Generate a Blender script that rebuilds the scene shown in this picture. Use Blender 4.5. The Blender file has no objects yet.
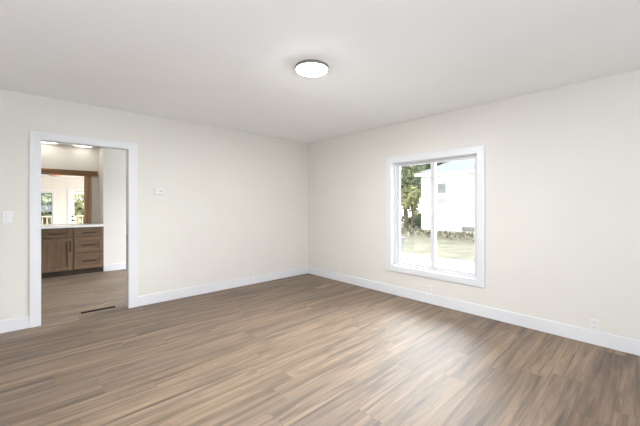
import bpy, bmesh, math, random
from mathutils import Vector, Matrix
R = math.radians
sc = bpy.context.scene
C = sc.collection

# ------------------------------------------------------------------ camera
cd = bpy.data.cameras.new('camera'); cam = bpy.data.objects.new('camera', cd); C.objects.link(cam)
cd.sensor_width = 36.0; cd.sensor_fit = 'HORIZONTAL'; cd.lens = 311.16/640*36
cd.shift_y = -8.36/640; cd.clip_start = 0.02; cd.clip_end = 400
cam.location = (0, 0, 1.2857); cam.rotation_euler = (R(90), 0, R(47.28-90))
sc.camera = cam

# ------------------------------------------------------------------ world, sun, fill lights, exposure
SUN_EL, SUN_AZ = 40, 278      # azimuth of where the sun stands, from +Y clockwise
w = bpy.data.worlds.new('world'); sc.world = w; w.use_nodes = True
wn = w.node_tree.nodes; wl = w.node_tree.links
# bright hazy sky: a little bluer overhead than at the horizon
tcw = wn.new('ShaderNodeTexCoord'); spw = wn.new('ShaderNodeSeparateXYZ'); wl.new(tcw.outputs['Generated'], spw.inputs[0])
rpw = wn.new('ShaderNodeValToRGB'); wl.new(spw.outputs[2], rpw.inputs[0])
rpw.color_ramp.elements[0].position = 0.0; rpw.color_ramp.elements[0].color = (.98, .99, 1, 1)
rpw.color_ramp.elements[1].position = 0.9; rpw.color_ramp.elements[1].color = (.80, .89, 1, 1)
# the haze glows most in the eastern sky (+X), between the horizon and half way up
dotw = wn.new('ShaderNodeVectorMath'); dotw.operation = 'DOT_PRODUCT'; wl.new(tcw.outputs['Generated'], dotw.inputs[0]); dotw.inputs[1].default_value = Vector((.84, -.05, .54)).normalized()
mrw = wn.new('ShaderNodeMapRange'); mrw.interpolation_type = 'SMOOTHSTEP'; wl.new(dotw.outputs['Value'], mrw.inputs[0])
mrw.inputs[1].default_value = .45; mrw.inputs[2].default_value = .95; mrw.inputs[3].default_value = 1.9; mrw.inputs[4].default_value = 27.0
wl.new(rpw.outputs[0], wn['Background'].inputs[0]); wl.new(mrw.outputs[0], wn['Background'].inputs[1])
sd = bpy.data.lights.new('sun', 'SUN'); sd.energy = 5.5; sd.angle = R(0.6); sd.color = (1, .95, .87)
so = bpy.data.objects.new('sun', sd); C.objects.link(so)
sdir = Vector((math.sin(R(SUN_AZ))*math.cos(R(SUN_EL)), math.cos(R(SUN_AZ))*math.cos(R(SUN_EL)), math.sin(R(SUN_EL))))
so.rotation_euler = (-sdir).to_track_quat('-Z', 'Y').to_euler(); so.location = (0, 0, 12)

def area(name, loc, d, sx, sy, power, col=(1, 1, 1)):
    l = bpy.data.lights.new(name, 'AREA'); l.shape = 'RECTANGLE'; l.size = sx; l.size_y = sy
    l.energy = power; l.color = col
    o = bpy.data.objects.new(name, l); C.objects.link(o); o.location = loc
    o.rotation_euler = Vector(d).to_track_quat('-Z', 'Y').to_euler()
    return o
# added fill lights, tilted up to brighten the ceiling, at openings in unseen walls
FILL = (.86, .975, 1.165)
area('fill_back', (-0.1, -3.14, 1.0), (0, 1, 3.0), 3.4, 1.5, 75, FILL)
area('fill_left', (-1.84, -0.6, 0.95), (.6, 1.0, 3.4), 2.4, 1.4, 88, FILL)
# added fill lights at unseen side openings of the kitchen and rear room
area('fill_kitchen', (3.86, 5.9, 1.45), (-1, 0, 0), 1.5, 1.3, 29, FILL)
area('fill_rear_room', (3.5, 11.2, 1.2), (-1, 0, 0), 3.5, 1.6, 95, (1, .97, .92))

sc.view_settings.view_transform = 'Standard'; sc.view_settings.look = 'None'
sc.view_settings.gamma = 1.0; sc.view_settings.use_curve_mapping = False
sc.view_settings.exposure = 0.34
sc.cycles.diffuse_bounces = 7; sc.cycles.max_bounces = 14; sc.cycles.transparent_max_bounces = 12
sc.cycles.use_denoising = True; sc.cycles.sample_clamp_indirect = 6

# ------------------------------------------------------------------ materials
def mat(name, col, rough=.5, metal=0, spec=.5, emit=None, es=0):
    m = bpy.data.materials.new(name); m.use_nodes = True
    b = m.node_tree.nodes['Principled BSDF']
    b.inputs['Base Color'].default_value = (*col, 1); b.inputs['Roughness'].default_value = rough
    b.inputs['Metallic'].default_value = metal; b.inputs['Specular IOR Level'].default_value = spec
    if emit: b.inputs['Emission Color'].default_value = (*emit, 1); b.inputs['Emission Strength'].default_value = es
    return m
def nodes(m): return m.node_tree.nodes, m.node_tree.links, m.node_tree.nodes['Principled BSDF']
def noise_col(m, c1, c2, scale=5, detail=4, coord='Object', sc3=(1, 1, 1), bump=0, bscale=None, dist=.01):
    n, l, b = nodes(m)
    tc = n.new('ShaderNodeTexCoord'); mp = n.new('ShaderNodeMapping'); mp.inputs['Scale'].default_value = sc3
    l.new(tc.outputs[coord], mp.inputs[0])
    nz = n.new('ShaderNodeTexNoise'); nz.inputs['Scale'].default_value = scale; nz.inputs['Detail'].default_value = detail
    l.new(mp.outputs[0], nz.inputs['Vector'])
    rp = n.new('ShaderNodeValToRGB'); rp.color_ramp.elements[0].position = .32; rp.color_ramp.elements[1].position = .68
    rp.color_ramp.elements[0].color = (*c1, 1); rp.color_ramp.elements[1].color = (*c2, 1)
    l.new(nz.outputs[0], rp.inputs[0]); l.new(rp.outputs[0], b.inputs['Base Color'])
    if bump:
        n2 = n.new('ShaderNodeTexNoise'); n2.inputs['Scale'].default_value = bscale or scale*4; n2.inputs['Detail'].default_value = 3
        l.new(mp.outputs[0], n2.inputs['Vector'])
        bp = n.new('ShaderNodeBump'); bp.inputs['Strength'].default_value = bump; bp.inputs['Distance'].default_value = dist
        l.new(n2.outputs[0], bp.inputs['Height']); l.new(bp.outputs[0], b.inputs['Normal'])
    return m
M = {}
M['wall'] = noise_col(mat('wall_paint', (.8, .77, .7), .62, spec=.25), (.675, .656, .608), (.689, .670, .622), 2.5, 2, bump=.12, bscale=160, dist=.002)
M['ceiling'] = noise_col(mat('ceiling_paint', (.85, .85, .85), .75, spec=.2), (.91, .915, .92), (.925, .93, .935), 2, 2, bump=.1, bscale=140, dist=.002)
M['trim'] = noise_col(mat('trim_paint', (.85, .86, .88), .35), (.69, .697, .712), (.705, .712, .727), 3, 2)
M['vinyl'] = noise_col(mat('white_vinyl', (.86, .87, .89), .3), (.66, .667, .682), (.675, .682, .697), 3, 2)
M['plate'] = noise_col(mat('white_plastic', (.84, .84, .82), .3), (.70, .695, .675), (.715, .71, .69), 8, 2)
M['dark'] = noise_col(mat('dark_slot', (.03, .03, .03), .9, spec=.1), (.010, .009, .008), (.015, .014, .012), 20, 2)
M['grey_plastic'] = noise_col(mat('grey_plastic', (.3, .3, .29), .4), (.34, .335, .32), (.40, .395, .38), 20, 2)
M['receptacle'] = noise_col(mat('receptacle_plastic', (.66, .65, .62), .35), (.655, .65, .63), (.67, .665, .645), 20, 2)
M['nickel'] = noise_col(mat('brushed_nickel', (.36, .36, .35), .38, 1), (.33, .33, .32), (.40, .40, .39), 30, 3, sc3=(1, 1, 20))
M['lamp'] = mat('lamp_diffuser', (.9, .9, .88), .4, emit=(.97, .985, 1), es=370)
M['frosted'] = noise_col(mat('frosted_glass', (.8, .72, .66), .4), (.74, .62, .56), (.78, .66, .60), 10, 2)
M['lamp_kitchen'] = mat('kitchen_lamp_diffuser', (.9, .9, .88), .4, emit=(1, .94, .86), es=5)
M['black_metal'] = noise_col(mat('black_metal', (.02, .018, .016), .35, .6), (.016, .014, .013), (.026, .023, .02), 30, 2)
M['register'] = noise_col(mat('register_metal', (.02, .016, .012), .9, 0, .15), (.008, .006, .005), (.013, .010, .008), 30, 2)
M['quartz'] = noise_col(mat('white_quartz', (.86, .86, .85), .18), (.83, .83, .82), (.89, .89, .88), 6, 6)
M['copper'] = noise_col(mat('copper_trim', (.6, .3, .2), .4, .3), (.55, .27, .18), (.66, .34, .24), 20, 2)

def wood(name, c1, c2, c3, axis, rough=.5, fine=1.0):
    m = mat(name, c2, rough); n, l, b = nodes(m)
    tc = n.new('ShaderNodeTexCoord'); mp = n.new('ShaderNodeMapping')
    s = [26*fine]*3; s[axis] = 1.6*fine; mp.inputs['Scale'].default_value = s
    l.new(tc.outputs['Object'], mp.inputs[0])
    nz = n.new('ShaderNodeTexNoise'); nz.inputs['Scale'].default_value = 1; nz.inputs['Detail'].default_value = 6; nz.inputs['Distortion'].default_value = .8
    l.new(mp.outputs[0], nz.inputs['Vector'])
    rp = n.new('ShaderNodeValToRGB'); e = rp.color_ramp.elements
    e[0].position = .3; e[0].color = (*c1, 1); e[1].position = .72; e[1].color = (*c3, 1)
    k = e.new(.5); k.color = (*c2, 1)
    l.new(nz.outputs[0], rp.inputs[0]); l.new(rp.outputs[0], b.inputs['Base Color'])
    bp = n.new('ShaderNodeBump'); bp.inputs['Strength'].default_value = .15; bp.inputs['Distance'].default_value = .002
    l.new(nz.outputs[0], bp.inputs['Height']); l.new(bp.outputs[0], b.inputs['Normal'])
    return m
M['cab_x'] = wood('cabinet_wood_across', (.125, .074, .038), (.160, .098, .053), (.195, .124, .070), 0)
M['cab_z'] = wood('cabinet_wood_upright', (.125, .074, .038), (.160, .098, .053), (.195, .124, .070), 2)
M['toe'] = wood('shaded_toe_wood', (.045, .032, .022), (.06, .043, .03), (.08, .056, .04), 0)  # cabinet wood made darker, with part of the recess shade put into it
M['beam_x'] = wood('rough_timber_across', (.085, .038, .014), (.20, .100, .042), (.38, .22, .10), 0, .7, .6)
M['beam_z'] = wood('rough_timber_upright', (.20, .110, .052), (.34, .20, .105), (.46, .30, .17), 2, .7, .6)
M['deck'] = wood('deck_wood', (.30, .23, .16), (.38, .30, .21), (.46, .37, .27), 0, .7)

def glass(name, gloss=.10):
    m = bpy.data.materials.new(name); m.use_nodes = True; n, l = m.node_tree.nodes, m.node_tree.links
    n.remove(n['Principled BSDF'])
    t = n.new('ShaderNodeBsdfTransparent'); t.inputs[0].default_value = (.97, .98, .97, 1)
    g = n.new('ShaderNodeBsdfGlossy'); g.inputs['Roughness'].default_value = .02
    fr = n.new('ShaderNodeFresnel'); fr.inputs['IOR'].default_value = 1.45
    mx = n.new('ShaderNodeMixShader')
    l.new(fr.outputs[0], mx.inputs[0]); l.new(t.outputs[0], mx.inputs[1]); l.new(g.outputs[0], mx.inputs[2])
    l.new(mx.outputs[0], n['Material Output'].inputs[0])
    return m
M['glass'] = glass('window_glass')

def plank_floor():
    m = mat('vinyl_plank_floor', (.4, .3, .22), .42, spec=.8); n, l, b = nodes(m)
    W_, L_ = .182, 1.22
    def math_(op, a, b_=None, c=None):
        q = n.new('ShaderNodeMath'); q.operation = op
        for i, v in enumerate((a, b_, c)):
            if v is None: continue
            if isinstance(v, (int, float)): q.inputs[i].default_value = v
            else: l.new(v, q.inputs[i])
        return q.outputs[0]
    def comb(x, y, z):
        q = n.new('ShaderNodeCombineXYZ')
        for i, v in enumerate((x, y, z)):
            if isinstance(v, (int, float)): q.inputs[i].default_value = v
            else: l.new(v, q.inputs[i])
        return q.outputs[0]
    def white(v):
        q = n.new('ShaderNodeTexWhiteNoise'); q.noise_dimensions = '3D'; l.new(v, q.inputs['Vector']); return q.outputs['Value']
    def noise(v, scale, detail, dist=0, rough=.5):
        q = n.new('ShaderNodeTexNoise'); q.inputs['Scale'].default_value = scale; q.inputs['Detail'].default_value = detail
        q.inputs['Distortion'].default_value = dist; q.inputs['Roughness'].default_value = rough
        l.new(v, q.inputs['Vector']); return q.outputs[0]
    def ramp(v, stops):
        q = n.new('ShaderNodeValToRGB'); e = q.color_ramp.elements
        e[0].position, e[0].color = stops[0][0], (*stops[0][1], 1); e[1].position, e[1].color = stops[-1][0], (*stops[-1][1], 1)
        for p, c in stops[1:-1]: k = e.new(p); k.color = (*c, 1)
        l.new(v, q.inputs[0]); return q.outputs[0]
    def mix(f, a, b_, mode='MIX'):
        q = n.new('ShaderNodeMix'); q.data_type = 'RGBA'; q.blend_type = mode
        for idx, v in ((0, f), (6, a), (7, b_)):
            if isinstance(v, (int, float)): q.inputs[idx].default_value = v
            elif isinstance(v, tuple): q.inputs[idx].default_value = (*v, 1)
            else: l.new(v, q.inputs[idx])
        return q.outputs[2]
    tc = n.new('ShaderNodeTexCoord'); sp = n.new('ShaderNodeSeparateXYZ'); l.new(tc.outputs['Object'], sp.inputs[0])
    x, y = sp.outputs[0], sp.outputs[1]
    v = math_('DIVIDE', y, W_); row = math_('FLOOR', v); fv = math_('FRACT', v)
    off = white(comb(row, 3.7, 1.1))
    u = math_('ADD', math_('DIVIDE', x, L_), math_('MULTIPLY', off, 7)); colm = math_('FLOOR', u); fu = math_('FRACT', u)
    rnd = white(comb(row, colm, 2.3)); rnd2 = white(comb(row, colm, 9.1))
    base = ramp(rnd, [(0, (.166, .117, .081)), (.25, (.197, .142, .096)), (.5, (.221, .161, .107)), (.75, (.178, .131, .095)), (1, (.238, .175, .116))])
    # long cathedral grain: stretched along the plank, shifted per plank
    gx = math_('ADD', math_('MULTIPLY', x, 1.0), math_('MULTIPLY', rnd, 37)); gy = math_('ADD', math_('MULTIPLY', y, 16), math_('MULTIPLY', rnd2, 19))
    g1 = noise(comb(gx, gy, 0), 1.0, 4, .9, .55)
    fx = math_('ADD', math_('MULTIPLY', x, 3.5), math_('MULTIPLY', rnd2, 23)); fy = math_('MULTIPLY', y, 95)
    g2 = noise(comb(fx, fy, 0), 1.0, 3, .3)
    dark = ramp(g1, [(.30, (.47, .45, .435)), (.42, (.75, .73, .715)), (.52, (1.02, 1.0, .985)), (.66, (1.28, 1.27, 1.25))])
    c = mix(1, base, dark, 'MULTIPLY')
    g3 = noise(comb(math_('ADD', math_('MULTIPLY', x, .55), math_('MULTIPLY', rnd2, 31)), math_('MULTIPLY', y, 17), 7.7), 1.0, 3, .6)
    c = mix(1, c, ramp(g3, [(.36, (.85, .82, .84)), (.5, (1, 1, 1)), (.64, (1.10, 1.085, 1.02))]), 'MULTIPLY')
    fine = ramp(g2, [(.3, (.76, .75, .74)), (.7, (1.14, 1.14, 1.14))])
    c = mix(1, c, fine, 'MULTIPLY')
    # knots and dark mineral streaks
    kn = noise(comb(math_('ADD', math_('MULTIPLY', x, 2.6), math_('MULTIPLY', rnd, 11)), math_('MULTIPLY', y, 11), 4.4), 1.0, 2, 1.6)
    kf = ramp(kn, [(.585, (0, 0, 0)), (.70, (1, 1, 1))])
    c = mix(math_('MULTIPLY', kf, .55), c, (.13, .085, .06))
    # joints
    jx = math_('MULTIPLY', math_('MINIMUM', fv, math_('SUBTRACT', 1, fv)), W_); jy = math_('MULTIPLY', math_('MINIMUM', fu, math_('SUBTRACT', 1, fu)), L_)
    jd = math_('MINIMUM', jx, jy)
    jf = math_('LESS_THAN', jd, .0014)
    c = mix(math_('MULTIPLY', jf, .38), c, (.07, .048, .035))
    l.new(c, b.inputs['Base Color'])
    rg = n.new('ShaderNodeMapRange'); rg.inputs[3].default_value = .54; rg.inputs[4].default_value = .64; l.new(g1, rg.inputs[0]); l.new(rg.outputs[0], b.inputs['Roughness'])
    bp = n.new('ShaderNodeBump'); bp.inputs['Strength'].default_value = .12; bp.inputs['Distance'].default_value = .001
    l.new(math_('SUBTRACT', g2, math_('MULTIPLY', jf, 1.5)), bp.inputs['Height']); l.new(bp.outputs[0], b.inputs['Normal'])
    return m
M['floor'] = plank_floor()
# outdoors
M['lawn'] = noise_col(mat('dry_lawn', (.4, .38, .2), .95, spec=.1), (.076, .071, .050), (.122, .109, .080), 1.6, 8, bump=.5, bscale=30, dist=.05)
M['concrete'] = noise_col(mat('driveway_concrete', (.62, .57, .52), .9, spec=.2), (.64, .60, .56), (.72, .68, .64), .9, 6, bump=.2, bscale=40)
M['siding'] = noise_col(mat('white_house_paint', (.82, .82, .8), .8, spec=.2), (.80, .80, .78), (.84, .84, .82), 1.5, 4, bump=.2, bscale=30)
M['shingle'] = noise_col(mat('grey_shingles', (.4, .42, .45), .9, spec=.1), (.100, .108, .118), (.125, .133, .143), 7, 5, sc3=(1, 1, 3), bump=.4)
M['house_trim'] = noise_col(mat('house_trim', (.5, .49, .46), .7), (.13, .13, .125), (.17, .17, .16), 4, 2)  # dark tone; on the soffit it carries the eave shadow
M['blind'] = noise_col(mat('window_blind', (.5, .5, .5), .6), (.24, .24, .24), (.30, .30, .30), 3, 2)
M['dark_pane'] = noise_col(mat('shaded_pane', (.14, .15, .16), .12), (.12, .13, .14), (.18, .19, .2), 2, 2)
M['bark'] = noise_col(mat('bark', (.12, .09, .07), .95), (.09, .068, .05), (.16, .125, .1), 8, 5, sc3=(1, 1, .2), bump=.6)
M['weed'] = noise_col(mat('weed_leaf', (.3, .32, .12), .8), (.16, .157, .11), (.23, .22, .16), 3, 3)
def leaf(name, c1, c2):
    m = mat(name, c1, .6, spec=.3); noise_col(m, c1, c2, .9, 4)
    n, l, b = nodes(m); t = n.new('ShaderNodeBsdfTranslucent'); mx = n.new('ShaderNodeMixShader'); mx.inputs[0].default_value = .35
    rp = b.inputs['Base Color'].links[0].from_socket
    l.new(rp, t.inputs[0]); l.new(b.outputs[0], mx.inputs[1]); l.new(t.outputs[0], mx.inputs[2]); l.new(mx.outputs[0], n['Material Output'].inputs[0])
    return m
M['leaf_a'] = leaf('leaf_mid_green', (.07, .092, .048), (.22, .235, .13))
M['leaf_b'] = leaf('leaf_pale_green', (.22, .24, .10), (.42, .41, .22))
M['leaf_c'] = leaf('leaf_deep_green', (.07, .10, .045), (.18, .21, .10))
M['bin'] = noise_col(mat('grey_blue_plastic', (.25, .30, .34), .9, spec=.1), (.10, .105, .11), (.125, .13, .135), 6, 3)

# ------------------------------------------------------------------ helpers
class MB:
    def __init__(s): s.bm = bmesh.new()
    def box(s, x0, x1, y0, y1, z0, z1, mtx=None):
        vs = [s.bm.verts.new((x, y, z)) for x in (x0, x1) for y in (y0, y1) for z in (z0, z1)]
        if mtx: [setattr(v, 'co', mtx @ v.co) for v in vs]
        for f in ((0, 1, 3, 2), (4, 6, 7, 5), (0, 4, 5, 1), (2, 3, 7, 6), (0, 2, 6, 4), (1, 5, 7, 3)): s.bm.faces.new([vs[i] for i in f])
        return s
    def prism(s, pts0, pts1):      # two polygons, same count, joined by sides
        a = [s.bm.verts.new(p) for p in pts0]; b = [s.bm.verts.new(p) for p in pts1]; k = len(a)
        s.bm.faces.new(a[::-1]); s.bm.faces.new(b)
        for i in range(k): s.bm.faces.new((a[i], a[(i+1) % k], b[(i+1) % k], b[i]))
        return s
    def lathe(s, prof, seg=48, c=(0, 0, 0), axis='Z'):   # prof: (r, h) from bottom to top, r=0 closes
        rings = []
        for r, h in prof:
            ring = []
            for i in range(1 if r < 1e-6 else seg):
                a = 2*math.pi*i/seg; p = (r*math.cos(a), r*math.sin(a), h)
                if axis == 'Y': p = (p[0], -p[2], p[1])
                if axis == 'X': p = (-p[2], p[0], p[1])
                ring.append(s.bm.verts.new((p[0]+c[0], p[1]+c[1], p[2]+c[2])))
            rings.append(ring)
        for a, b in zip(rings, rings[1:]):
            if len(a) == 1 and len(b) == 1: continue
            for i in range(seg):
                j = (i+1) % seg
                if len(a) == 1: s.bm.faces.new((a[0], b[j], b[i]))
                elif len(b) == 1: s.bm.faces.new((a[i], a[j], b[0]))
                else: s.bm.faces.new((a[i], a[j], b[j], b[i]))
        return s
    def tube(s, p0, p1, r0, r1=None, seg=10, caps=True):
        p0, p1 = Vector(p0), Vector(p1); r1 = r0 if r1 is None else r1
        q = (p1-p0).to_track_quat('Z', 'Y'); a = []; b = []
        for i in range(seg):
            t = 2*math.pi*i/seg; d = q @ Vector((math.cos(t), math.sin(t), 0))
            a.append(s.bm.verts.new(p0+d*r0)); b.append(s.bm.verts.new(p1+d*r1))
        for i in range(seg): s.bm.faces.new((a[i], a[(i+1) % seg], b[(i+1) % seg], b[i]))
        if caps: s.bm.faces.new(a[::-1]); s.bm.faces.new(b)
        return s
    def build(s, name, m, parent=None, bevel=0, smooth=False, seg=2):
        bmesh.ops.recalc_face_normals(s.bm, faces=s.bm.faces)
        me = bpy.data.meshes.new(name); s.bm.to_mesh(me); s.bm.free()
        if smooth:
            for p in me.polygons: p.use_smooth = True
            me.set_sharp_from_angle(angle=R(40))
        o = bpy.data.objects.new(name, me); C.objects.link(o); me.materials.append(M[m] if isinstance(m, str) else m)
        if parent: o.parent = parent
        if bevel:
            b = o.modifiers.new('bevel', 'BEVEL'); b.width = bevel; b.segments = seg; b.limit_method = 'ANGLE'; b.angle_limit = R(40)
        return o
def tag(o, label, cat, group=None, kind=None):
    o['label'] = label; o['category'] = cat
    if group: o['group'] = group
    if kind: o['kind'] = kind
    return o
def thing(name, label, cat, loc, rz=0, group=None):
    o = bpy.data.objects.new(name, None); C.objects.link(o); o.location = loc; o.rotation_euler = (0, 0, rz); o.empty_display_size = .1
    return tag(o, label, cat, group)
def struct(o, label=None, cat=None):
    o['kind'] = 'structure'
    if label: o['label'] = label
    if cat: o['category'] = cat
    return o
def sroot(name, loc, label, cat):
    o = bpy.data.objects.new(name, None); C.objects.link(o); o.location = loc; return struct(o, label, cat)
def copy_tree(o, parent=None):
    c = o.copy(); C.objects.link(c)
    if parent: c.parent = parent
    for ch in [q for q in list(bpy.data.objects) if q.parent == o]: copy_tree(ch, c)
    return c

# ------------------------------------------------------------------ dimensions
XR, YF, H = 3.80, 4.449, 2.44       # window wall face, doorway wall face, ceiling
YF2, XR2 = YF+.122, XR+.16
XL, YB = -1.9, -3.2                # unseen walls
YK, YK2 = 7.75, 7.88               # pass-through wall
KX1 = XR                          # kitchen's far right
YD = 14.3; ZD = -.25; HD = 2.25    # rear room: end wall, its floor and ceiling
DX0, DX1, DZ = .06, .877, 1.98     # doorway
WY0, WY1, WZ0, WZ1 = 1.415, 2.598, .408, 1.885   # window opening

# ------------------------------------------------------------------ room shell
struct(MB().box(XL-.2, XR2, YB-.2, YK2, -.15, 0).build('floor', 'floor'), 'brown oak look plank floor running from room into kitchen', 'floor')
struct(MB().box(XL-.2, XR2, YB-.2, YK2, H, H+.15).build('ceiling', 'ceiling'), 'smooth flat white ceiling of the empty room', 'ceiling')
b = MB(); b.box(XL, DX0, YF, YF2, 0, H); b.box(DX1, XR, YF, YF2, 0, H); b.box(DX0, DX1, YF, YF2, DZ, H)
struct(b.build('wall_front', 'wall'), 'cream wall with the cased doorway to the kitchen', 'wall')
b = MB(); b.box(XR, XR2, YB-.2, WY0, 0, H); b.box(XR, XR2, WY1, 5.1, 0, H); b.box(XR, XR2, 6.7, YK2, 0, H); b.box(XR, XR2, 5.1, 6.7, 0, .75); b.box(XR, XR2, 5.1, 6.7, 2.15, H); b.box(XR, XR2, WY0, WY1, 0, WZ0); b.box(XR, XR2, WY0, WY1, WZ1, H)
struct(b.build('wall_right', 'wall'), 'cream wall holding the white sliding window', 'wall')
b = MB(); b.box(XL-.2, XL, YB-.2, -1.9, 0, H); b.box(XL-.2, XL, .5, YK2, 0, H); b.box(XL-.2, XL, -1.9, .5, 0, .45); b.box(XL-.2, XL, -1.9, .5, 2.2, H)
struct(b.build('wall_left', 'wall'), 'cream wall behind and left of the viewer', 'wall')
b = MB(); b.box(1.65, XR, YB-.2, YB, 0, H); b.box(XL, 1.65, YB-.2, YB, 0, .45); b.box(XL, 1.65, YB-.2, YB, 2.25, H)
struct(b.build('wall_back', 'wall'), 'cream wall behind the viewer', 'wall')
# kitchen: pass-through wall with header and half wall, return and short wall right of the cabinets
PX0, PX1 = -1.2, .766
b = MB(); b.box(XL, PX0, YK, YK2, 0, H); b.box(PX0, .872, YK, YK2, 1.957, H); b.box(.872, KX1, YK, YK2, 0, H); b.box(PX0, .872, YK, YK2, 0, .869)
struct(b.build('wall_kitchen_rear', 'wall'), 'kitchen wall with the wide pass-through opening above the counter', 'wall')
struct(MB().box(.997, KX1, 7.21, YK, 0, H).build('wall_kitchen_right', 'wall'), 'short pale wall section right of the kitchen cabinets', 'wall')
# rear room beyond the pass-through
struct(MB().box(XL-.2, 3.6, YK2, YD+.2, ZD-.15, ZD).build('floor_rear', 'floor'), 'floor of the sunken rear room', 'floor')
struct(MB().box(XL-.2, 3.6, YK2, YD+.2, HD, HD+.15).build('ceiling_rear', 'ceiling'), 'ceiling of the rear room', 'ceiling')
RW0, RW1, RWz0, RWz1 = -.35, .495, .55, 1.69      # rear window glass
RD0, RD1, RDz = 1.0, 1.87, 1.76                   # rear door slab
rx0, rx1, rz0, rz1 = RW0-.06, RW1+.02, RWz0-.05, RWz1+.05
b = MB(); b.box(XL, rx0, YD, YD+.15, ZD, HD); b.box(rx1, RD0-.02, YD, YD+.15, ZD, HD); b.box(RD1+.02, 3.5, YD, YD+.15, ZD, HD)
b.box(rx0, rx1, YD, YD+.15, ZD, rz0); b.box(rx0, rx1, YD, YD+.15, rz1, HD); b.box(RD0-.02, RD1+.02, YD, YD+.15, RDz+.02, HD)
struct(b.build('wall_rear', 'wall'), 'far end wall of the bright rear room', 'wall')
b = MB(); b.box(3.4, 3.6, YK2, 9.4, ZD, HD); b.box(3.4, 3.6, 13, YD, ZD, HD); b.box(3.4, 3.6, 9.4, 13, ZD, .35); b.box(3.4, 3.6, 9.4, 13, 2.05, HD)
struct(b.build('wall_rear_right', 'wall'), 'right wall of the rear room', 'wall')
b = MB(); b.box(XL-.2, XL, YK2, YD, ZD, HD)
struct(b.build('wall_rear_left', 'wall'), 'left wall of the rear room', 'wall')

# baseboards with an eased top edge
BH, BT = .128, .014
def bb(name, pts, label):
    b = MB()
    for x0, x1, y0, y1 in pts: b.box(x0, x1, y0, y1, 0, BH)
    return struct(b.build(name, 'trim', bevel=.004), label, 'baseboard')
CX0, CX1 = -.024, .974           # outer edges of the door casing
bb('baseboard_front', [(CX1, XR-BT, YF-BT, YF), (XL, CX0, YF-BT, YF)], 'white baseboard along the wall with the doorway')
bb('baseboard_right', [(XR-BT, XR, YB, YF)], 'white baseboard under the window')
bb('baseboard_kitchen', [(1.0, KX1, 7.21-BT, 7.21)], 'white baseboard right of the kitchen cabinets')

# doorway: jambs, head and casings on both sides
d = sroot('trim_doorway', ((DX0+DX1)/2, YF+.06, 0), 'white cased doorway opening without a door', 'doorway')
def part(b, name, m, root, bevel=0, smooth=False):
    o = b.build(name, m, None, bevel, smooth); o.parent = root
    o.matrix_parent_inverse = Matrix.LocRotScale(root.location, root.rotation_euler, None).inverted()
    return o
JT = .018
part(MB().box(DX0-.001, DX0+JT-.012, YF-.002, YF2+.002, 0, DZ), 'jamb', 'trim', d)
part(MB().box(DX1-JT+.012, DX1+.001, YF-.002, YF2+.002, 0, DZ), 'jamb', 'trim', d)
part(MB().box(DX0, DX1, YF-.002, YF2+.002, DZ-.006, DZ+.001), 'head_jamb', 'trim', d)
CT = .017
part(MB().box(CX0, DX0+.004, YF-CT, YF, 0, DZ+.078), 'casing', 'trim', d, .002)
part(MB().box(DX1-.004, CX1, YF-CT, YF, 0, DZ+.078), 'casing', 'trim', d, .002)
part(MB().box(DX0+.004, DX1-.004, YF-CT, YF, DZ-.004, DZ+.078), 'head_casing', 'trim', d, .002)
part(MB().box(CX0, DX0+.004, YF2, YF2+CT, 0, DZ+.078), 'casing', 'trim', d, .002)
part(MB().box(DX1-.004, CX1, YF2, YF2+CT, 0, DZ+.078), 'casing', 'trim', d, .002)
part(MB().box(DX0+.004, DX1-.004, YF2, YF2+CT, DZ-.004, DZ+.078), 'head_casing', 'trim', d, .002)
o = part(MB().box(DX1-.0085, DX1-.005, YF+.045, YF+.085, .83, .90), 'strike_plate', 'nickel', d); o['label'] = 'small dark metal strike plate'

# ------------------------------------------------------------------ the sliding window
wn_ = sroot('window_1', (XR, (WY0+WY1)/2, 0), 'white two-pane sliding window looking out to a white house', 'window')
cw = .083
part(MB().box(XR-.018, XR, WY0-cw, WY0+.003, WZ0-.072, WZ1+cw), 'casing', 'trim', wn_, .003)
part(MB().box(XR-.018, XR, WY1-.003, WY1+cw, WZ0-.072, WZ1+cw), 'casing', 'trim', wn_, .003)
part(MB().box(XR-.018, XR, WY0+.003, WY1-.003, WZ1-.003, WZ1+cw), 'head_casing', 'trim', wn_, .003)
part(MB().box(XR-.018, XR, WY0+.003, WY1-.003, WZ0-.072, WZ0+.003), 'apron_casing', 'trim', wn_, .003)
# jamb lining + outer vinyl frame
b = MB(); x0, x1 = XR-.002, XR2+.01
b.box(x0, x1, WY0, WY0+.008, WZ0, WZ1); b.box(x0, x1, WY1-.008, WY1, WZ0, WZ1); b.box(x0, x1, WY0+.008, WY1-.008, WZ0, WZ0+.008); b.box(x0, x1, WY0+.008, WY1-.008, WZ1-.008, WZ1)
part(b, 'jamb_lining', 'trim', wn_)
b = MB(); x0, x1 = XR+.065, XR+.15; y0, y1, z0, z1 = WY0+.008, WY1-.008, WZ0+.008, WZ1-.008; t = .022
b.box(x0, x1, y0, y0+t, z0, z1); b.box(x0, x1, y1-t, y1, z0, z1); b.box(x0, x1, y0+t, y1-t, z0, z0+.018); b.box(x0, x1, y0+t, y1-t, z1-.018, z1)
part(b, 'frame', 'vinyl', wn_, .002)
def sash(y0, y1, z0, z1, x0, x1, sl, sr, zb, zt):
    b = MB(); b.box(x0, x1, y0, y0+sl, z0, z1); b.box(x0, x1, y1-sr, y1, z0, z1); b.box(x0, x1, y0+sl, y1-sr, z0, z0+zb); b.box(x0, x1, y0+sl, y1-sr, z1-zt, z1)
    s = part(b, 'sash', 'vinyl', wn_, .003)
    xm = (x0+x1)/2; p = MB().box(xm-.002, xm+.002, y0+sl-.004, y1-sr+.004, z0+zb-.004, z1-zt+.004).build('pane', 'glass'); p.parent = s
    return s
zs0, zs1 = z0+.012, z1-.012; ys0, ys1 = y0+t-.006, y1-t+.006
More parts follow.
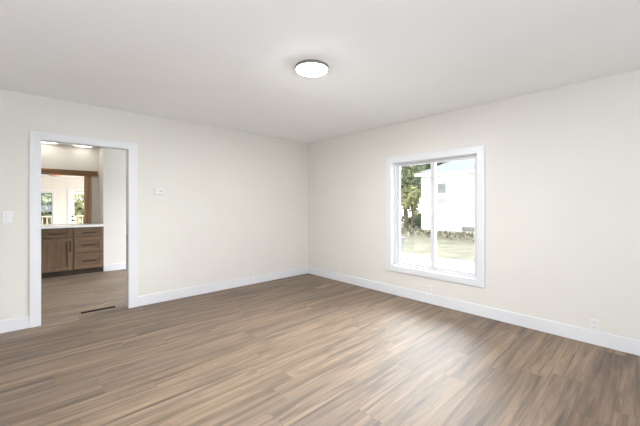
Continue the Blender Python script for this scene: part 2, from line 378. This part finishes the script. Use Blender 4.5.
s1 = sash(ys0, 2.040, zs0, zs1, XR+.078, XR+.106, .042, .062, .040, .030)
s2 = sash(1.982, ys1, zs0, zs1, XR+.112, XR+.140, .060, .042, .030, .026)
o = MB().box(XR+.066, XR+.078, 2.004, 2.018, 1.10, 1.19).build('latch', 'vinyl', None, .002); o.parent = s1

# ------------------------------------------------------------------ ceiling lamp
def ceiling_lamp(name, label, x, y, z, r, h, m, rim='nickel', group=None):
    t = thing(name, label, 'ceiling light', (x, y, z), 0, group)
    MB().lathe([(0, 0), (r, 0), (r, -h+.004), (r-.004, -h), (r-.010, -h), (r-.012, -h+.006), (0, -h+.006)], 64).build('housing', rim, t, smooth=True)
    MB().lathe([(0, -h+.0065), (r-.013, -h+.0065), (r-.014, -h-.002), (r*.8, -h-.006), (r*.4, -h-.009), (0, -h-.010)], 64).build('diffuser', m, t, smooth=True)
    return t
ceiling_lamp('ceiling_light', 'round flush ceiling light with grey metal rim in the empty room', 1.72, 1.962, H, .139, .027, 'lamp')
ceiling_lamp('ceiling_light', 'kitchen ceiling light at the left just below the doorway head', .18, 7.51, H, .19, .014, 'lamp_kitchen', 'trim', 'flush kitchen ceiling lights')
ceiling_lamp('ceiling_light', 'kitchen ceiling light at the right just below the doorway head', .72, 7.53, H, .16, .014, 'lamp_kitchen', 'trim', 'flush kitchen ceiling lights')

# ------------------------------------------------------------------ wall fittings
t = thing('thermostat', 'small white thermostat with dark slot right of the doorway', 'thermostat', (1.225, YF, 1.462))
MB().box(-.066, .066, -.006, 0, -.050, .050).build('base_plate', 'plate', t, .002)
MB().box(-.060, .060, -.026, -.006, -.044, .044).build('cover', 'plate', t, .006)
MB().box(-.004, .030, -.0275, -.0255, -.008, .006).build('display', 'grey_plastic', t, .001)
MB().box(-.050, .050, -.0275, -.0255, -.032, -.029).build('grille', 'receptacle', t)
t = thing('light_switch', 'white light switch on the wall left of the doorway', 'light switch', (-.186, YF, 1.155))
MB().box(-.038, .038, -.006, 0, -.062, .062).build('plate', 'plate', t, .003)
MB().box(-.017, .017, -.009, -.006, -.034, .034).build('rocker', 'plate', t, .0015)
for z in (-.048, .048): MB().lathe([(0, 0), (.0035, 0), (.003, .0015), (0, .0018)], 12, (0, -.006, z), 'Y').build('screw', 'receptacle', t)
def outlet(label, loc_, rz, hh=.1, cable=False):
    t = thing('wall_outlet', label, 'wall outlet', loc_, rz, 'outlets above the baseboards')
    MB().box(-.036, .036, -.006, 0, -hh/2, hh/2).build('plate', 'plate', t, .003)
    for z in (-.022, .022):
        r = MB(); r.lathe([(0, 0), (.0165, 0), (.016, .002), (0, .002)], 24, (0, -.006, z), 'Y'); r = r.build('receptacle', 'receptacle', t)
        s = MB(); s.box(-.0075, -.005, -.0086, -.0078, z-.005, z+.006); s.box(.005, .0075, -.0086, -.0078, z-.005, z+.005); s.lathe([(0, 0), (.0026, 0), (0, .0008)], 10, (0, -.0078, z-.010), 'Y')
        s.build('slot', 'grey_plastic', r)
    MB().lathe([(0, 0), (.0035, 0), (.003, .0015), (0, .0018)], 12, (0, -.006, 0), 'Y').build('screw', 'receptacle', t)
    return t
OZ = .128+.052
outlet('white outlet on the window wall near the right edge of the picture', (XR, .39, OZ), R(-90))
outlet('white outlet directly below the sliding window', (XR, 2.015, OZ), R(-90))
outlet('white outlet on the window wall close to the room corner', (XR, 3.61, OZ), R(-90))
outlet('white outlet on the doorway wall between the doorway and the corner', (2.61, YF, OZ), 0)

# floor register
t = thing('floor_register', 'narrow dark metal floor vent just beyond the doorway', 'floor vent', (.592, 4.630, 0), R(0))
MB().box(-.172, .172, -.034, .034, 0, .003).build('frame', 'register', t, .001)
b = MB()
for i in range(14): b.box(-.152+i*.0225, -.152+i*.0225+.012, -.026, .026, .003, .0038)
b.build('louvers', 'dark', t)

# ------------------------------------------------------------------ kitchen cabinets, counter, timber
YC = 7.15
def shaker(x0, x1, z0, z1, rail, vertical):
    """five-piece front in local coords, face at y=-.02"""
    b = MB(); f = -.020
    b.box(x0, x0+rail, f, 0, z0, z1); b.box(x1-rail, x1, f, 0, z0, z1)
    b.box(x0+rail, x1-rail, f, 0, z0, z0+rail); b.box(x0+rail, x1-rail, f, 0, z1-rail, z1)
    b.box(x0+rail, x1-rail, f+.015, 0, z0+rail, z1-rail)
    return b
def bar(parent, x, z, ln, vertical=False):
    b = MB(); y = -.020
    p = ((x, z-ln/2), (x, z+ln/2)) if vertical else ((x-ln/2, z), (x+ln/2, z))
    b.tube((p[0][0], y-.030, p[0][1]), (p[1][0], y-.030, p[1][1]), .009)
    for k in (.14, .86):
        px = p[0][0]+(p[1][0]-p[0][0])*k; pz = p[0][1]+(p[1][1]-p[0][1])*k
        b.tube((px, y-.030, pz), (px, y, pz), .005)
    o = b.build('handle', 'black_metal', parent, smooth=True); o['label'] = 'black bar handle'; return o
def carcass(t, w_):
    b = MB(); D = .575
    b.box(0, .018, 0, D, .10, .869); b.box(w_-.018, w_, 0, D, .10, .869); b.box(0, .018, .091, D, 0, .10); b.box(w_-.018, w_, .091, D, 0, .10); b.box(.018, w_-.018, D-.01, D, .10, .869)
    b.box(.018, w_-.018, 0, D-.01, .10, .118); b.box(.018, w_-.018, 0, .02, .845, .869); b.box(.018, w_-.018, .03, .034, .118, .845)
    b.build('body', 'cab_z', t, .001)
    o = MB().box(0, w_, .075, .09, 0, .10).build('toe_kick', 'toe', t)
    return t
t1 = carcass(thing('base_cabinet', 'brown shaker base cabinet with one drawer over one door', 'cabinet', (.083, YC+.02, 0), 0, 'brown kitchen base cabinets'), .457)
o = shaker(.014, .443, .704, .842, .038, False).build('drawer', 'cab_x', t1, .0015); bar(o, .22, .773, .21)
o = shaker(.014, .443, .112, .690, .062, True).build('door', 'cab_z', t1, .0015); bar(o, .412, .535, .20, True)
t2 = carcass(thing('base_cabinet', 'brown shaker base cabinet with three stacked drawers', 'cabinet', (.541, YC+.02, 0), 0, 'brown kitchen base cabinets'), .455)
for z0, z1, rl in ((.704, .842, .038), (.408, .688, .058), (.112, .392, .058)):
    o = shaker(.014, .441, z0, z1, rl, False).build('drawer', 'cab_x', t2, .0015); bar(o, .2275, (z0+z1)/2 , .21)
tag(MB().box(.045, .995, YC-.018, YK-.002, .871, .911).build('countertop', 'quartz', bevel=.003), 'white stone countertop lying on the brown base cabinets', 'countertop')
struct(MB().box(PX0, .764, YK+.001, YK2+.02, .871, .911).build('trim_1', 'quartz', bevel=.002), 'white sill of the pass-through', 'sill')
b = MB(); b.box(PX0, .966, 7.685, 7.749, 1.862, 1.957); b.box(PX0, .870, 7.749, 7.90, 1.862, 1.955)
tag(b.build('timber_beam', 'beam_x', bevel=.004), 'rough brown timber beam across the top of the pass-through', 'beam')
b = MB(); b.box(.768, .870, 7.70, 7.90, .912, 1.861)
tag(b.build('timber_post', 'beam_z', bevel=.004), 'rough brown timber post standing on the white counter', 'post')

# ------------------------------------------------------------------ rear room window, door and lamp
w2 = sroot('window_2', ((rx0+rx1)/2, YD, 0), 'white rear room window seen through the pass-through', 'window')
b = MB(); cs = .075
b.box(rx0-cs, rx0, YD-.02, YD, rz0-cs, rz1+cs); b.box(rx1, rx1+cs, YD-.02, YD, rz0-cs, rz1+cs); b.box(rx0, rx1, YD-.02, YD, rz1, rz1+cs); b.box(rx0, rx1, YD-.02, YD, rz0-cs, rz0)
part(b, 'casing', 'trim', w2, .002)
b = MB(); e = .03; xa, xb = rx0, rx1
b.box(xa, xa+e, YD+.03, YD+.09, rz0, rz1); b.box(xb-.02, xb, YD+.03, YD+.09, rz0, rz1); b.box(xa+e, xb-.02, YD+.03, YD+.09, rz0, rz0+.05); b.box(xa+e, xb-.02, YD+.03, YD+.09, rz1-.05, rz1)
part(b, 'sash', 'vinyl', w2)
part(MB().box(xa+.02, xb-.015, YD+.058, YD+.062, rz0+.04, rz1-.04), 'pane', 'glass', w2)
d2 = sroot('door_1', ((RD0+RD1)/2, YD, ZD), 'white glazed rear door with black handle', 'door')
b = MB(); b.box(RD0-.085, RD0-.005, YD-.02, YD, ZD, RDz+.09); b.box(RD1+.005, RD1+.085, YD-.02, YD, ZD, RDz+.09); b.box(RD0-.005, RD1+.005, YD-.02, YD, RDz+.01, RDz+.09)
part(b, 'casing', 'trim', d2, .002)
b = MB(); e = .112; y0, y1 = YD+.03, YD+.075
b.box(RD0, RD0+e, y0, y1, ZD+.01, RDz); b.box(RD1-e, RD1, y0, y1, ZD+.01, RDz); b.box(RD0+e, RD1-e, y0, y1, ZD+.01, ZD+.26); b.box(RD0+e, RD1-e, y0, y1, RDz-.10, RDz)
part(b, 'slab', 'trim', d2, .003)
part(MB().box(RD0+e-.01, RD1-e+.01, y0+.02, y0+.025, ZD+.25, RDz-.09), 'pane', 'glass', d2)
o = part(MB().lathe([(0, 0), (.030, 0), (.028, .012), (.014, .02), (0, .02)], 24, (RD0+.06, y0, .86), 'Y'), 'deadbolt', 'black_metal', d2, smooth=True); o['label'] = 'round black deadbolt'
b = MB().lathe([(0, 0), (.032, 0), (.030, .010), (.012, .014), (.012, .05), (0, .05)], 24, (RD0+.06, y0, .72), 'Y'); b.box(RD0+.05, RD0+.17, y0-.055, y0-.04, .71, .73)
o = part(b, 'lever_handle', 'black_metal', d2, smooth=True); o['label'] = 'black lever handle'
bbm = MB(); bbm.box(XL, RD0-.085, YD-.014, YD, ZD, ZD+.12); bbm.box(RD1+.085, 3.4, YD-.014, YD, ZD, ZD+.12)
struct(bbm.build('baseboard_rear', 'trim'), 'baseboard of the rear room', 'baseboard')
ceiling_lamp('ceiling_light', 'copper rimmed ceiling light in the rear room beyond the beam', .545, 13.4, HD, .15, .03, 'frosted', 'copper')

# ------------------------------------------------------------------ outdoors
G = -.5
struct(MB().box(-60, 90, -60, 90, G-.3, G).build('lawn', 'lawn'), 'dry pale lawn outside', 'ground')
struct(MB().box(XR2+.3, 9.98, -14, 16, G, G+.012).build('driveway', 'concrete'), 'pale concrete driveway outside the window', 'driveway')
b = MB(); b.box(XL-.2, XR2, YB-.2, YK2, G, -.151); b.box(XL-.2, 3.6, YK2, YD+.2, G, ZD-.151)
struct(b.build('wall_foundation', 'concrete'), 'concrete foundation below the floor', 'foundation')
struct(MB().prism([(XL-.6, YB-.6, H+.15), (XR2+.4, YB-.6, H+.15), (XR2+.4, YK2+.3, H+.15), (XL-.6, YK2+.3, H+.15)], [(XL+2, YB+2, H+1.2), (XR2-2, YB+2, H+1.2), (XR2-2, YK2-2, H+1.2), (XL+2, YK2-2, H+1.2)]).build('roof', 'shingle'), 'own roof', 'roof')

# neighbour's house: wall at XH, corner at YH
XH, YH, EZ = 18.65, 10.43, 3.12
h = thing('neighbor_house', 'white single storey house with grey hip roof outside the window', 'house', (XH+4, YH-6, G))
X2, Y2 = XH+8, YH-14
part(MB().box(XH, X2, Y2, YH, G, EZ+.1), 'wall', 'siding', h)
ov = .30; e0 = (XH-ov, X2+ov, Y2-ov, YH+ov)
b = MB(); b.box(e0[0], e0[1], e0[2], e0[3], EZ, EZ+.035); part(b, 'soffit', 'house_trim', h)  # shadow under the eave is put into the dark soffit colour
b = MB(); b.box(e0[0]-.02, e0[0], e0[2], e0[3], EZ-.01, EZ+.15); b.box(e0[1], e0[1]+.02, e0[2], e0[3], EZ-.01, EZ+.15); b.box(e0[0], e0[1], e0[3], e0[3]+.02, EZ-.01, EZ+.15); b.box(e0[0], e0[1], e0[2]-.02, e0[2], EZ-.01, EZ+.15)
part(b, 'fascia', 'siding', h)
rh = EZ+.15; hw = (e0[1]-e0[0])/2; rp = .52*hw
bm = bmesh.new(); V = [bm.verts.new(p) for p in ((e0[0], e0[2], rh), (e0[1], e0[2], rh), (e0[1], e0[3], rh), (e0[0], e0[3], rh), ((e0[0]+e0[1])/2, e0[2]+hw, rh+rp), ((e0[0]+e0[1])/2, e0[3]-hw, rh+rp))]
for f in ((0, 1, 4), (1, 2, 5, 4), (2, 3, 5), (3, 0, 4, 5), (3, 2, 1, 0)): bm.faces.new([V[i] for i in f])
b = MB(); b.bm.free(); b.bm = bm; part(b, 'roof', 'shingle', h)
def hwin(y0, y1, z0, z1, blind=True):
    b = MB(); c = .07; x = XH
    b.box(x-.03, x, y0-c, y0, z0-c, z1+c); b.box(x-.03, x, y1, y1+c, z0-c, z1+c); b.box(x-.03, x, y0, y1, z1, z1+c); b.box(x-.045, x, y0, y1, z0-c, z0); b.box(x-.025, x, y0, y1, (z0+z1)/2-.03, (z0+z1)/2+.03)
    f = part(b, 'window', 'siding', h)
    def sub(bx, nm, m): p = bx.build(nm, m); p.parent = f
    zm = (z0+z1)/2
    sub(MB().box(x-.012, x, y0, y1, zm+.03, z1), 'upper_pane', 'dark_pane'); sub(MB().box(x-.012, x, y0, y1, z0, zm-.03), 'lower_pane', 'blind')
    return f
hwin(8.78, 9.34, 1.30, 2.62)
hwin(4.1, 4.9, 1.30, 2.62)
f = part(MB().box(XH-.05, XH, 6.7, 7.82, -.26, .0), 'basement_window', 'house_trim', h)
p = MB().box(XH-.06, XH-.05, 6.75, 7.77, -.22, -.04).build('pane', 'dark_pane'); p.parent = f

# trees
def foliage(rng, c, rad, n, size, clusters=28):
    b = MB(); cs = []
    for k in range(clusters):
        d = Vector((rng.gauss(0, 1), rng.gauss(0, 1), rng.gauss(0, 1))).normalized(); r = rng.uniform(.35, .95)
        cs.append((Vector((c[0]+d.x*rad[0]*r, c[1]+d.y*rad[1]*r, c[2]+d.z*rad[2]*r)), rng.uniform(.25, .42)))
    for i in range(n):
        cc, cr = rng.choice(cs); d = Vector((rng.gauss(0, 1), rng.gauss(0, 1), rng.gauss(0, 1))).normalized()*rng.uniform(.4, 1)**.6
        p = cc+Vector((d.x*rad[0]*cr, d.y*rad[1]*cr, d.z*rad[2]*cr))
        if p.z < G+.05: p.z = G+.05+rng.random()*.3
        nrm = (d*.6+Vector((rng.gauss(0, 1), rng.gauss(0, 1), rng.gauss(0, 1)+.4))).normalized(); q = nrm.to_track_quat('Z', 'Y')
        s = size*rng.uniform(.6, 1.3); a = rng.uniform(0, 6.28)
        pts = [(-.5, 0), (-.1, .32), (.5, 0), (-.1, -.32)]
        vs = [b.bm.verts.new(p+q @ Vector((s*(x*math.cos(a)-y*math.sin(a)), s*(x*math.sin(a)+y*math.cos(a)), s*.12*(abs(x))))) for x, y in pts]
        b.bm.faces.new(vs)
    return b, cs
def tree(name, label, x, y, h_, rad, zc, mleaf, seed, n=3600, size=.26, tr=.16, group=None, g=G, cl=28):
    rng = random.Random(seed); t = thing(name, label, 'tree' if tr else 'shrub', (x, y, g), 0, group)
    b, cs = foliage(rng, (0, 0, zc-g), rad, n, size, cl)
    b.bm.verts.ensure_lookup_table()
    b.build('foliage', mleaf, t)
    bt = MB(); top = Vector((rng.uniform(-.2, .2), rng.uniform(-.2, .2), zc-g)); tr = tr or .03
    mid = Vector((rng.uniform(-.1, .1), rng.uniform(-.1, .1), (zc-g)*.5))
    bt.tube((0, 0, 0), mid, tr, tr*.8); bt.tube(mid, top, tr*.8, tr*.5)
    for cc, _ in cs[:10]: bt.tube(mid.lerp(top, rng.uniform(.2, 1)), cc, tr*.35, tr*.12, 6)
    bt.build('trunk', 'bark', t, smooth=True)
    return t
GT = 'trees beyond the white house'
tree('leafy_tree', 'tall leafy tree left of the white house through the window', 21.0, 13.0, 8, (2.3, 2.0, 3.2), 3.9, 'leaf_a', 3, 5200, .30, .17, GT)
tree('leafy_tree', 'pale green small tree in front of the darker trees', 19.6, 11.75, 4, (.9, .75, 1.3), 1.7, 'leaf_b', 5, 1500, .22, .07, GT)
tree('leafy_tree', 'spreading tree showing above the roof edge of the white house', 26.5, 14.4, 9, (3.4, 3.4, 3.2), 5.4, 'leaf_a', 8, 6500, .34, .24, GT)
tree('leafy_tree', 'dark green tree at the back of the group', 29.5, 20.5, 9, (3.5, 3.2, 3.6), 3.6, 'leaf_c', 9, 5200, .38, .25, GT)
tree('leafy_shrub', 'low dark green shrub at the foot of the trees', 22.0, 12.6, 2, (1.3, .9, .55), 0.05, 'leaf_c', 12, 1300, .22, 0, None)
# weeds along the neighbour's foundation
rng = random.Random(4); b = MB()
for i in range(2600):
    y = rng.uniform(-1, 15); x = 18.22-abs(rng.gauss(0, .75)); hgt = rng.uniform(.08, .30)*(1.2 if x > 17.6 else .6); a = rng.uniform(0, 6.28); wv = rng.uniform(.03, .07); ln = rng.uniform(.0, .15)
    ca, sa = math.cos(a), math.sin(a)
    vs = [b.bm.verts.new(q) for q in ((x-ca*wv, y-sa*wv, G), (x+ca*wv, y+sa*wv, G), (x+ca*wv*.8-sa*ln*.5, y+sa*wv*.8+ca*ln*.5, G+hgt*.6), (x-sa*ln, y+ca*ln, G+hgt))]
    b.bm.faces.new(vs)
tag(b.build('weeds', 'weed'), 'strip of pale weeds along the foot of the white house', 'weeds', kind='stuff')
# wheeled refuse bin on the driveway
t = thing('refuse_bin', 'grey blue plastic bin on the driveway at the left edge of the window', 'bin', (8.35, 5.66, G+.012))
b = MB(); b.prism([(-.19, -.19, .03), (.19, -.19, .03), (.19, .19, .03), (-.19, .19, .03)], [(-.26, -.26, .70), (.26, -.26, .70), (.26, .26, .70), (-.26, .26, .70)])
b.build('body', 'bin', t, .02); MB().box(-.28, .28, -.28, .28, .70, .75).build('lid', 'bin', t, .02)
for sy in (-.15, .15): MB().lathe([(0, -.02), (.09, -.02), (.09, .02), (0, .02)], 20, (.19, sy, .09), 'Y').build('wheel', 'dark', t)

# deck behind the rear room
struct(MB().box(XL-1, 5, YD+.2, YD+2.2, ZD-.14, ZD-.02).build('trim_deck', 'deck'), 'wooden deck behind the rear door', 'deck')
YR = YD+2.1
t = thing('deck_railing', 'pale wooden deck railing outside the rear window and door', 'railing', (1.5, YR, ZD-.02))
b = MB(); b.box(-3.8, 3.4, -.07, .07, 1.06, 1.10); b.build('top_rail', 'deck', t, .004)
b = MB(); b.box(-3.8, 3.4, -.02, .02, .08, .15); b.build('bottom_rail', 'deck', t, .004)
for k in range(5):
    x = -3.7+k*1.75; MB().box(x-.045, x+.045, -.045, .045, 0, 1.06).build('post', 'deck', t, .004)
me = None
for k in range(50):
    x = -3.6+k*.14
    if me is None:
        o = MB().box(-.019, .019, -.019, .019, .15, 1.06).build('baluster', 'deck', t); me = o.data
    else:
        o = bpy.data.objects.new('baluster', me); C.objects.link(o); o.parent = t
    o.location = (x, 0, 0)
GB = 'trees behind the deck'
tree('leafy_tree', 'tree behind the deck seen through the rear window', -.1, 24.0, 7, (2.0, 1.8, 2.0), .7, 'leaf_a', 21, 3000, .34, .16, GB, g=-.6)
tree('leafy_tree', 'tree behind the deck seen through the glass of the rear door', 2.3, 23.5, 7, (1.9, 1.8, 2.6), 1.1, 'leaf_b', 22, 3000, .34, .16, GB, g=-.6)
